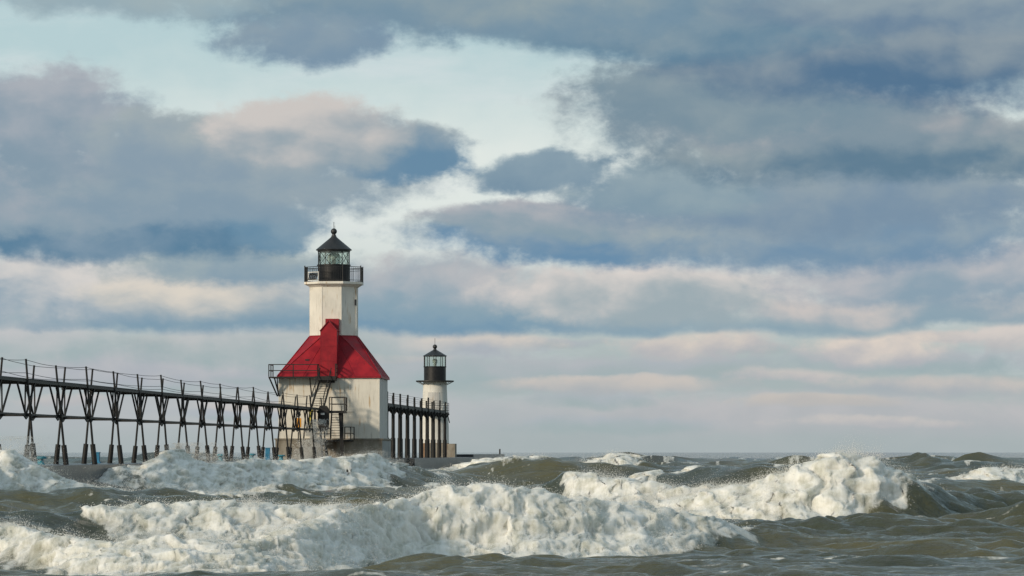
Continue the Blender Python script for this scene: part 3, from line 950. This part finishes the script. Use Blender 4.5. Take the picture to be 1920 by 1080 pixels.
for sx in (-1, 1):
    MB().box((sx * (hw_ - 0.045), -hw_ - 0.012, ZB + wallh / 2), (0.11, 0.024, wallh - 0.02)).build('corner_strip', 'white_paint', lh)
MB().box((1.62, -hw_ - 0.03, Zat(772, YC - HW)), (1.05, 0.06, 0.05)).build('lintel', 'grey_trim', lh)
MB().box((1.1, -hw_ - 0.02, ZE - 0.06), (2 * hw_ - 2.1, 0.10, 0.11)).build('eave_trim', 'white_paint', lh)
# octagon
R8 = 2.16


def oct_pt(r, k_, z, a0=R(22.5)):
    a = a0 + k_ * math.pi / 4
    return Vector((r * math.sin(a), -r * math.cos(a), z))


# roof: four main planes and four corner planes from the square eaves to the octagon
EO = HW + 0.13
corners = [Vector((EO, -EO, ZE)), Vector((EO, EO, ZE)), Vector((-EO, EO, ZE)), Vector((-EO, -EO, ZE))]
RT = R8 + 0.06
for k_ in range(4):
    c0, c1 = corners[k_ - 1], corners[k_]          # eave edge of this side (k=0: front)
    a0 = oct_pt(RT, 2 * k_ - 1, ZR)
    a1 = oct_pt(RT, 2 * k_, ZR)
    a2 = oct_pt(RT, 2 * k_ + 1, ZR)
    MB().slab([c0, c1, a1, a0], 0.06).build('roof_panel', 'red_paint', lh)
    MB().slab([c1, a2, a1], 0.06).build('roof_corner_panel', 'red_paint', lh)
    for (p_, q_) in ((c1, a1), (c1, a2)):
        MB().bar(p_ + Vector((0, 0, 0.03)), q_ + Vector((0, 0, 0.03)), 0.07, 0.05).build('roof_seam', 'red_trim', lh)
    MB().bar(c0 + (c1 - c0).normalized() * 0.02 - Vector((0, 0, 0.07)), c1 - (c1 - c0).normalized() * 0.02 - Vector((0, 0, 0.07)), 0.09, 0.12).build('eave_board', 'red_trim', lh)
# thin standing seams on the front and right plane
for k_ in (0, 1):
    c0, c1 = corners[k_ - 1], corners[k_]
    a0, a1 = oct_pt(RT, 2 * k_ - 1, ZR), oct_pt(RT, 2 * k_, ZR)
    for fr in (0.25, 0.42, 0.58, 0.75):
        MB().bar(c0.lerp(c1, fr) + Vector((0, 0, 0.02)), a0.lerp(a1, fr) + Vector((0, 0, 0.02)), 0.035, 0.035).build('roof_seam', 'red_trim', lh)
MB().box((-1.95, -3.25, ZE + 1.35), (0.35, 0.5, 0.30)).build('roof_vent', 'black_steel', lh)
# tower: eight plates
for k_ in range(8):
    p0, p1 = oct_pt(R8, k_ - 1, ZR - 0.4), oct_pt(R8, k_, ZR - 0.4)
    q1, q0 = oct_pt(R8, k_, ZG - 0.24), oct_pt(R8, k_ - 1, ZG - 0.24)
    MB().slab([p0, p1, q1, q0], 0.12).build('tower_plate', 'white_tower', lh)
    MB().bar(oct_pt(R8 + 0.0, k_, ZR - 0.1), oct_pt(R8 + 0.0, k_, ZG - 0.3), 0.05, 0.05).build('tower_seam', 'white_tower', lh)
    a, b_ = oct_pt(R8 + 0.02, k_ - 1, ZR + 0.06), oct_pt(R8 + 0.02, k_, ZR + 0.06)
    MB().bar(a, b_, 0.06, 0.12).build('flashing', 'red_trim', lh)
MB().box((1.95, -0.75, ZG - 1.75), (0.12, 0.45, 0.5)).build('tower_window', 'black_paint', lh)
# gallery
RG = 2.68
m = MB()
m.add([oct_pt(RG, k_, ZG - 0.20) for k_ in range(8)] + [oct_pt(RG, k_, ZG) for k_ in range(8)],
      [tuple(reversed(range(8))), tuple(range(8, 16))] + [(i, (i + 1) % 8, 8 + (i + 1) % 8, 8 + i) for i in range(8)])
gal = m.build('gallery_deck', 'white_tower', lh)
m = MB()
m.add([oct_pt(R8 + 0.03, k_, ZG - 0.44) for k_ in range(8)] + [oct_pt(RG - 0.12, k_, ZG - 0.2) for k_ in range(8)],
      [(i, (i + 1) % 8, 8 + (i + 1) % 8, 8 + i) for i in range(8)] + [tuple(reversed(range(8))), tuple(range(8, 16))])
m.build('cornice', 'white_tower', lh)
RR = RG - 0.07
RH = 1.28
for k_ in range(8):
    p, q = oct_pt(RR, k_, ZG), oct_pt(RR, k_ + 1, ZG)
    MB().bar(p, p + Vector((0, 0, RH + 0.12)), 0.05, n=8).build('rail_post', 'black_paint', lh)
    for zz, w_ in ((0.14, 0.035), (RH - 0.22, 0.03), (RH, 0.05)):
        MB().bar(p + Vector((0, 0, zz)), q + Vector((0, 0, zz)), w_, w_).build('rail', 'black_paint', lh)
    for i in range(1, 10):
        r_ = p.lerp(q, i / 10)
        MB().bar(r_ + Vector((0, 0, 0.03)), r_ + Vector((0, 0, RH - 0.02)), 0.024, 0.024).build('baluster', 'black_paint', lh)
# framed rack leaning inside the rail on the left
fr = MB()
fa, fb_ = Vector((-2.05, -1.62, ZG)), Vector((-1.12, -2.28, ZG))
for zz in (0.10, 0.80):
    fr.bar(fa + Vector((0, 0, zz)), fb_ + Vector((0, 0, zz)), 0.06, 0.06)
fr.bar(fa + Vector((0, 0, 0.05)), fa + Vector((0, 0, 0.85)), 0.06, 0.06)
fr.bar(fb_ + Vector((0, 0, 0.0)), fb_ + Vector((0, 0, 0.85)), 0.06, 0.06)
rack = fr.build('rack_frame', 'notice_white', lh)
for i in range(6):
    a = fa.lerp(fb_, i / 7.0 + 0.02) + Vector((0, 0, 0.14))
    b_ = fa.lerp(fb_, i / 7.0 + 0.24 if i < 5 else 0.97) + Vector((0, 0, 0.76))
    MB().bar(a, b_, 0.07, 0.07).build('rack_slat', 'black_steel', rack)
# lantern room
RL = 1.40
Z1, Z2 = Zat(495, YC - 1.3), Zat(471, YC - 1.3)
LA0 = R(22.5 - 6 + 20)
MB().lathe([(RL, ZG), (RL, Z1 - 0.08), (RL + 0.06, Z1 - 0.08), (RL + 0.06, Z1)], 40).build('lantern_parapet', 'black_paint', lh, True)


def lan_pt(r, k_, z):
    return oct_pt(r, k_, z, LA0)


for k_ in range(8):
    p0, p1 = lan_pt(RL - 0.03, k_ - 1, Z1), lan_pt(RL - 0.03, k_, Z1)
    up = Vector((0, 0, Z2 - Z1))
    pane = MB().slab([p0, p1, p1 + up, p0 + up], 0.015).build('pane', 'glass', lh)
    MB().bar(p1, p1 + up, 0.07, 0.07).build('mullion', 'black_paint', lh)
    m = MB()
    off = ((p0 + p1) / 2 - Vector((0, 0, Z1))).normalized() * 0.012
    for (f0, f1) in ((0.0, 1.0), (1.0, 0.0)):
        m.bar(p0.lerp(p1, f0) + off, p0.lerp(p1, f1) + up + off, 0.032, 0.032)
    m.build('astragal', 'black_paint', pane)
MB().lathe([(0.20, Z1 - 0.5), (0.42, Z1 + 0.05), (0.55, Z1 + 0.3), (0.6, Z1 + 0.52), (0.55, Z1 + 0.75), (0.4, Z1 + 0.95), (0.15, Z1 + 1.02)], 20).build('lens', 'lens_glass', lh, True)
MB().lathe([(0.10, Z1 - 0.5), (0.16, Z1 + 0.45), (0.10, Z1 + 0.65)], 10).build('lamp', 'black_paint', lh, True)
ZA = Zat(443, YC)
MB().lathe([(RL + 0.0, Z2), (RL + 0.02, Z2 + 0.12), (RL + 0.14, Z2 + 0.14), (RL + 0.15, Z2 + 0.20), (0.30, ZA - 0.12), (0.20, ZA + 0.02), (0.19, ZA + 0.10)], 40).build('lantern_roof', 'roof_black', lh, True)
zb = Zat(434, YC)
prof = [(0.19, ZA + 0.05), (0.15, ZA + 0.12)] + [(max(0.02, 0.27 * math.cos(R(a))), zb + 0.27 * math.sin(R(a))) for a in range(-55, 91, 12)]
MB().lathe(prof, 20).build('ventilator_ball', 'roof_black', lh, True)
MB().bar((0, 0, zb + 0.2), (0, 0, Zat(416, YC)), 0.022, n=6).build('lightning_rod', 'black_steel', lh)
MB().bar((0.09, 0, zb + 0.2), (0.09, 0, Zat(423, YC)), 0.014, n=5).build('aerial', 'black_steel', lh)

# dormer: tall gabled stair head in front of the roof
YF = -HW
kf = FPX / (YC - HW)


def lx(px):
    return (px - 626 + 9.2) / kf           # column on the front plane -> local x


dx0, dx1 = lx(600.5), lx(631.5)
zg_e, zg_p = Zat(619, YC - HW), Zat(601, YC - HW)
dm = (dx0 + dx1) / 2
m = MB()
prof = [(dx0, ZE - 0.05), (dx1, ZE - 0.05), (dx1, zg_e), (dm, zg_p), (dx0, zg_e)]
y0_, y1_ = YF - 0.06, -2.0
m.add([(x, y0_, z) for x, z in prof] + [(x, y1_, z) for x, z in prof],
      [tuple(range(5)), tuple(reversed(range(5, 10)))] + [(i, 5 + i, 5 + (i + 1) % 5, (i + 1) % 5) for i in range(5)])
dor = m.build('dormer', 'red_paint', lh)
for x0_, z0_, x1_, z1_ in ((dx0 - 0.07, zg_e - 0.06, dm, zg_p + 0.035), (dm, zg_p + 0.035, dx1 + 0.07, zg_e - 0.06)):
    m = MB()
    m.slab([(x0_, y0_ - 0.10, z0_), (x1_, y0_ - 0.10, z1_), (x1_, y1_, z1_), (x0_, y1_, z0_)], 0.05)
    m.build('dormer_roof', 'red_trim', dor)
for zz in (0.34, 0.66):
    zq = ZE + (zg_e - ZE) * zz
    MB().box((dm, y0_ - 0.012, zq), (dx1 - dx0 - 0.06, 0.02, 0.035)).build('dormer_seam', 'red_trim', dor)
bx0, bx1 = lx(607), lx(632)
MB().box(((bx0 + bx1) / 2, -2.45, (zg_e + Zat(598, YC - 2.4)) / 2 - 0.2), (bx1 - bx0, 1.0, Zat(598, YC - 2.4) - zg_e + 0.4)).build('stair_head', 'red_trim', lh)

# eave balcony on the left, wrapped round the corner
bz = ZE - 0.02
bl, br = lx(505.5), lx(598)
BY = YF - 1.15
MB().box(((bl + br) / 2, YF - 0.62, bz - 0.06), (br - bl, 1.05, 0.10)).build('balcony_floor', 'black_steel', lh)
MB().box(((bl - hw_) / 2 - 0.02, YF + 1.0, bz - 0.06), (abs(bl + hw_) - 0.25, 2.15, 0.10)).build('balcony_floor', 'black_steel', lh)
bh = 1.02


def railing(pts, h, n_mid, parent, posts=True, w=0.07):
    for i, (a, b_) in enumerate(zip(pts[:-1], pts[1:])):
        a, b_ = Vector(a), Vector(b_)
        for q in range(1, n_mid + 1):
            MB().bar(a + Vector((0, 0, h * q / n_mid)), b_ + Vector((0, 0, h * q / n_mid)), w, w).build('rail', 'black_steel', parent)
        cnt = max(1, int(round((b_ - a).length / 1.7)))
        for c in range(cnt + 1 if i == len(pts) - 2 else cnt):
            p_ = a.lerp(b_, c / cnt)
            MB().bar(p_, p_ + Vector((0, 0, h + 0.03)), w * 1.15, w * 1.15).build('rail_post', 'black_steel', parent)


railing([(bl + 0.04, YF + 2.0, bz), (bl + 0.04, BY, bz), (br, BY, bz)], bh, 2, lh)
railing([(br, BY, bz), (br, YF - 0.1, bz)], bh, 2, lh)
for px_, dxx, yy in ((507, 0.58, BY + 0.1), (516, 0.32, BY + 0.35), (583, 0.05, BY + 0.1)):
    MB().bar((lx(px_), yy, bz - 0.1), (lx(px_) + dxx, YF - 0.03, bz - 1.65), 0.09, 0.09).build('bracket', 'black_steel', lh)
MB().bar((lx(521.5), BY + 0.2, bz - 0.1), (lx(521.5), YF - 0.06, bz - 1.6), 0.09, 0.09).build('bracket', 'black_steel', lh)
# landing under the dormer
l0, l1 = lx(594), lx(632)
MB().box(((l0 + l1) / 2, YF - 0.75, ZE - 0.17), (l1 - l0, 1.3, 0.36)).build('landing', 'black_steel', lh)
MB().box(((l0 + l1) / 2 + 0.1, YF - 0.55, ZE - 0.43), (l1 - l0 - 0.5, 0.7, 0.22)).build('landing_beam', 'black_steel', lh)
railing([(l1, YF - 0.1, ZE), (l1, YF - 1.35, ZE - 0.02)], 1.05, 3, lh)
# upper flight, dormer landing down to the catwalk landing
ZL = Zat(771, YC - HW)                        # catwalk landing level
fx0, fx1 = lx(601), lx(623)
ya, yb = YF - 0.9, YF - 3.6
za, zb_ = ZE - 0.25, ZL
for xa_, xb_ in ((fx0 + 0.05, fx0 - 0.5), (fx1, fx1 - 0.45)):
    MB().bar((xa_, ya, za), (xb_, yb, zb_), 0.07, 0.26).build('stringer', 'black_steel', lh)
    MB().bar((xa_, ya, za + 0.95), (xb_, yb, zb_ + 0.95), 0.06, 0.06).build('handrail', 'black_steel', lh)
    for fr_ in (0.05, 0.5, 0.95):
        p_ = Vector((xa_, ya, za)).lerp(Vector((xb_, yb, zb_)), fr_)
        MB().bar(p_, p_ + Vector((0, 0, 0.95)), 0.05, 0.05).build('rail_post', 'black_steel', lh)
for i in range(1, 13):
    f_ = i / 13
    c = Vector(((fx0 + fx1) / 2 + 0.02, ya, za)).lerp(Vector(((fx0 + fx1) / 2 - 0.47, yb, zb_)), f_)
    MB().box(c, (fx1 - fx0, 0.24, 0.035)).build('tread', 'black_steel', lh)
# catwalk landing with rails
la, lb = lx(603), lx(654)
MB().box(((la + lb) / 2, YF - 2.9, ZL - 0.10), (lb - la, 2.2, 0.2)).build('landing', 'black_steel', lh)
railing([(lb, YF - 1.85, ZL), (lb, YF - 3.98, ZL), (lx(626), YF - 3.98, ZL)], 1.12, 2, lh)
railing([(lx(626), YF - 1.83, ZL), (lb - 0.08, YF - 1.83, ZL)], 1.12, 2, lh)
MB().bar((lb - 0.3, YF - 3.0, ZB - 2.0), (lb - 0.35, YF - 3.0, ZL - 0.2), 0.30, 0.34).build('landing_column', 'black_steel', lh)
MB().bar((lx(647), YF - 3.5, ZL - 1.4), (lx(645), YF - 3.5, ZL - 0.2), 0.26, 0.26).build('landing_post', 'black_steel', lh)
MB().bar((lx(606), YF - 3.7, ZL - 0.1), (lx(614), YF - 3.7, PZ - 0.5), 0.16, 0.16).build('landing_leg', 'black_steel', lh)
MB().bar((lx(596), YF - 2.2, ZB - 1.6), (lx(595), YF - 2.2, ZL + 0.3), 0.16, 0.16).build('landing_leg', 'black_steel', lh)
# lower flight
ga, gb = lx(627), lx(645)
for i in range(1, 10):
    zz = ZL - 0.1 - i * (ZL - ZB - 0.1) / 10
    MB().box(((ga + gb) / 2 - 0.05, YF - 1.55 - i * 0.06, zz), (gb - ga, 0.22, 0.04)).build('tread', 'black_steel', lh)
for xx in (ga - 0.06, gb - 0.02):
    MB().bar((xx, YF - 1.55, ZL - 0.1), (xx - 0.05, YF - 2.2, ZB), 0.07, 0.2).build('stringer', 'black_steel', lh)
    MB().bar((xx, YF - 1.75, ZL + 0.4), (xx - 0.05, YF - 2.4, ZB + 0.9), 0.05, 0.05).build('handrail', 'black_steel', lh)
# ledge walk in front of the foundation with low rail
MB().box((lx(628), YF - 1.3, ZB - 0.2), (lx(664) - lx(594), 2.0, 0.14)).build('ledge_walk', 'black_steel', lh)
railing([(lx(596), YF - 2.2, ZB - 0.1), (lx(624), YF - 2.2, ZB - 0.1)], 0.95, 2, lh)
railing([(lx(651), YF - 2.2, ZB - 0.1), (lx(662), YF - 2.2, ZB - 0.1), (lx(665), YF - 0.5, ZB - 0.1)], 1.05, 2, lh)

# black drum-like guard at the catwalk's end, with a small white notice
gx, gy = (lx(605) + lx(626)) / 2, YF - 4.35
gz0, gz1 = Zat(808, YC - HW - 4.3), Zat(760, YC - HW - 4.3)
rw = (lx(626) - lx(605)) / 2
pr = []
for i in range(24):
    a = 2 * math.pi * i / 24
    ca, sa = math.cos(a), math.sin(a)
    pr.append((gx + rw * math.copysign(abs(ca) ** 0.6, ca), (gz0 + gz1) / 2 + (gz1 - gz0) / 2 * math.copysign(abs(sa) ** 0.6, sa)))
m = MB()
m.add([(x, gy, z) for x, z in pr] + [(x, gy + 0.45, z) for x, z in pr], [tuple(range(24)), tuple(reversed(range(24, 48)))] + [(i, 24 + i, 24 + (i + 1) % 24, (i + 1) % 24) for i in range(24)])
guard = m.build('gate_guard', 'black_steel', lh)
MB().box((gx - 0.05, gy - 0.02, gz1 - 0.72), (0.30, 0.03, 0.17)).build('notice', 'notice_white', guard)

# life ring post and its orange board, yellow board beside it
lr = empty('life_ring_station', (0, 0, 0))
o_ = Matrix.Translation(lh.location) @ Matrix.Rotation(LYAW, 4, 'Z')
lr.location = o_ @ Vector((lx(562), YF - 1.3, ZB - 0.1))
lr.rotation_euler = (0, 0, LYAW)
tag(lr, 'orange board with a dark life ring on top against the white wall behind the catwalk', 'life ring')
zo0, zo1, zo2 = Zat(801, YC - 5.6) - ZB + 0.1, Zat(784, YC - 5.6) - ZB + 0.1, Zat(777, YC - 5.6) - ZB + 0.1
MB().box((0, 0, (zo0 + zo1) / 2), (0.52, 0.08, zo1 - zo0)).build('board', 'orange_paint', lr)
MB().bar((0, 0.08, -0.3), (0, 0.08, zo1), 0.05, n=8).build('post', 'black_steel', lr)
m = MB()
ring = [(0.17 * math.cos(2 * math.pi * i / 16), 0, zo2 + 0.17 * math.sin(2 * math.pi * i / 16)) for i in range(17)]
m.path(ring, 0.055, 6)
m.build('ring', 'black_steel', lr)
yb_ = MB().box((0, 0, 0), (0.26, 0.06, 1.5)).build('yellow_board', 'yellow_paint')
yb_.location = o_ @ Vector((lx(585.5), YF - 1.3, Zat(785, YC - 5.6)))
yb_.rotation_euler = (0, 0, LYAW)
tag(yb_, 'narrow yellow board beside the stair at the large lighthouse wall', 'board')

# ------------------------------------------------------------------ small outer lighthouse
YO = 433.0
ol = empty('lighthouse', (Xat(815.5, YO), YO, 0), ANG)
tag(ol, 'small round white lighthouse with black lantern at the pier end', 'lighthouse')
zo = lambda py: Zat(py, YO)
m = MB()
m.lathe([(1.68, zo(832)), (1.66, zo(800)), (1.52, zo(760)), (1.42, zo(722)), (1.42, zo(716))], 48)
m.build('tower', 'outer_white', ol, True)
for zz in (zo(735), zo(770)):
    rr = 1.465 if zz > zo(750) else 1.575
    MB().lathe([(rr, zz - 0.03), (rr + 0.015, zz), (rr, zz + 0.03)], 48).build('tower_seam', 'outer_white', ol)
pts = []
for a in (-16, -11, -5, 1, 7, 12):
    pts.append(a)
m = MB()
vs, fs_ = [], []
zw0, zw1 = zo(768), zo(736)
for a in pts:
    for r_, z in ((1.50, zw1), (1.60, zw0)):
        vs.append((r_ * math.sin(R(a * 2.0 + 2)), -r_ * math.cos(R(a * 2.0 + 2)), z))
        vs.append(((r_ - .1) * math.sin(R(a * 2.0 + 2)), -(r_ - .1) * math.cos(R(a * 2.0 + 2)), z))
for i in range(len(pts) - 1):
    q = i * 4
    fs_ += [(q, q + 2, q + 6, q + 4), (q + 1, q + 5, q + 7, q + 3), (q, q + 4, q + 5, q + 1), (q + 2, q + 3, q + 7, q + 6)]
fs_ += [(0, 1, 3, 2), (4 * (len(pts) - 1), 4 * (len(pts) - 1) + 2, 4 * (len(pts) - 1) + 3, 4 * (len(pts) - 1) + 1)]
m.add(vs, fs_)
m.build('window_plate', 'grey_white', ol)
MB().lathe([(1.72, 0.8), (1.72, zo(831))], 32).build('base_ring', 'brown_stone', ol, True)
MB().lathe([(2.28, zo(716)), (2.30, zo(714.6)), (2.28, zo(713.6)), (1.4, zo(713.4))], 40).build('gallery_deck', 'black_steel', ol, True)
for a in range(0, 360, 30):
    sa, ca = math.sin(R(a)), -math.cos(R(a))
    MB().bar((2.2 * sa, 2.2 * ca, zo(716)), (1.42 * sa, 1.42 * ca, zo(722)), 0.05, 0.05).build('bracket', 'grey_trim', ol)
MB().lathe([(1.33, zo(714)), (1.33, zo(689)), (1.38, zo(688.5)), (1.38, zo(687))], 40).build('lantern_parapet', 'black_paint', ol, True)
z1o, z2o = zo(687), zo(668.5)
NP = 10
for k_ in range(NP):
    a0, a1 = 2 * math.pi * (k_ + .3) / NP, 2 * math.pi * (k_ + 1.3) / NP
    p0, p1 = Vector((1.33 * math.sin(a0), -1.33 * math.cos(a0), z1o)), Vector((1.33 * math.sin(a1), -1.33 * math.cos(a1), z1o))
    up = Vector((0, 0, z2o - z1o))
    MB().slab([p0, p1, p1 + up, p0 + up], 0.015).build('pane', 'glass', ol)
    MB().bar(p1, p1 + up, 0.075, 0.075).build('mullion', 'black_paint', ol)
MB().lathe([(0.16, z1o - .2), (0.2, z1o + .3), (0.30, z1o + .45), (0.32, z1o + .75), (0.16, z1o + .92)], 16).build('lens', 'lens_glass', ol, True)
MB().lathe([(0.12, z1o - .2), (0.13, z1o + .4), (0.2, z1o + .5), (0.2, z1o + .75), (0.1, z1o + .8)], 10).build('lamp', 'grey_trim', ol, True)
MB().lathe([(1.33, z2o), (1.42, z2o + 0.02), (1.43, z2o + 0.10), (0.22, zo(656)), (0.16, zo(654))], 12).build('lantern_roof', 'roof_black', ol)
zb = zo(650)
MB().lathe([(0.15, zo(654.5))] + [(max(0.02, 0.27 * math.cos(R(a))), zb + 0.27 * math.sin(R(a))) for a in range(-55, 91, 12)], 20).build('ventilator_ball', 'roof_black', ol, True)
MB().bar((0, 0, zb + .2), (0, 0, zo(634)), 0.022, n=6).build('lightning_rod', 'black_steel', ol)
# end landing of the catwalk beside the small tower, with its rails
MB().box((0.55, -2.6, zo(775)), (2.6, 1.8, 0.14)).build('landing', 'black_steel', ol)
railing([(-0.75, -3.4, zo(774.5)), (1.8, -3.4, zo(774.5)), (1.8, -1.5, zo(774.5))], 1.15, 4, ol, w=0.045)
m = MB()
for i in range(4):
    m.bar((0.2 + 0.4 * i, -3.38, zo(774) + 0.1), (0.55 + 0.4 * i, -3.38, zo(774) + 1.05), 0.04, 0.04)
m.build('rail_lattice', 'notice_white', ol)
MB().bar((1.75, -3.3, zo(775)), (1.95, -2.2, zo(793)), 0.09, 0.09).build('bracket', 'black_steel', ol)
m = MB()
m.box((0.9, -1.0, (zo(832) + .5) / 2), (3.4, 2.4, zo(832) - .5))
m.build('plinth_block', 'concrete', ol)

# ------------------------------------------------------------------ blue mooring posts on the pier
BOL = [  # px, py top, py foot, distance, kind, label
    (502, 838, 858, 292, 'tall', 'tall blue box-like mooring post nearest the large lighthouse'),
    (472, 849, 860, 283, 'tee', 'teal mooring post with a wide cap, left of the tall blue post'),
    (414, 852, 863, 262, 'tee', 'teal mooring post with a wide cap, standing in the spray'),
    (527, 852, 860, 294, 'tee', 'short teal mooring post at the left corner of the lighthouse foundation'),
    (181, 852, 868, 213, 'tall', 'blue mooring post behind the third pair of piles from the left'),
    (76, 856, 868, 190, 'tee', 'blue mooring post beside the leftmost pile'),
]
for (px_, pt, pf, Yd_, kd, lab) in BOL:
    # stand it on the deck
    hgt = (pf - pt) * Yd_ / FPX + 0.1
    e = empty('mooring_post', (Xat(px_, Yd_), Yd_, PZ), ANG)
    tag(e, lab, 'mooring post', 'blue mooring posts along the pier')
    if kd == 'tall':
        MB().box((0, 0, hgt / 2), (0.36, 0.36, hgt)).build('post', 'blue_paint', e)
        MB().box((0, 0, hgt + 0.03), (0.42, 0.42, 0.06)).build('cap', 'blue_paint', e)
        MB().box((0, 0, 0.04), (0.5, 0.5, 0.08)).build('base_plate', 'blue_paint', e)
    else:
        MB().lathe([(0.26, 0), (0.18, 0.08), (0.15, hgt * .6), (0.22, hgt * .72)], 14).build('post', 'teal_paint', e, True)
        MB().lathe([(0.16, hgt * .66), (0.33, hgt * .72), (0.33, hgt * .92), (0.2, hgt)], 14).build('cap', 'teal_paint', e, True)
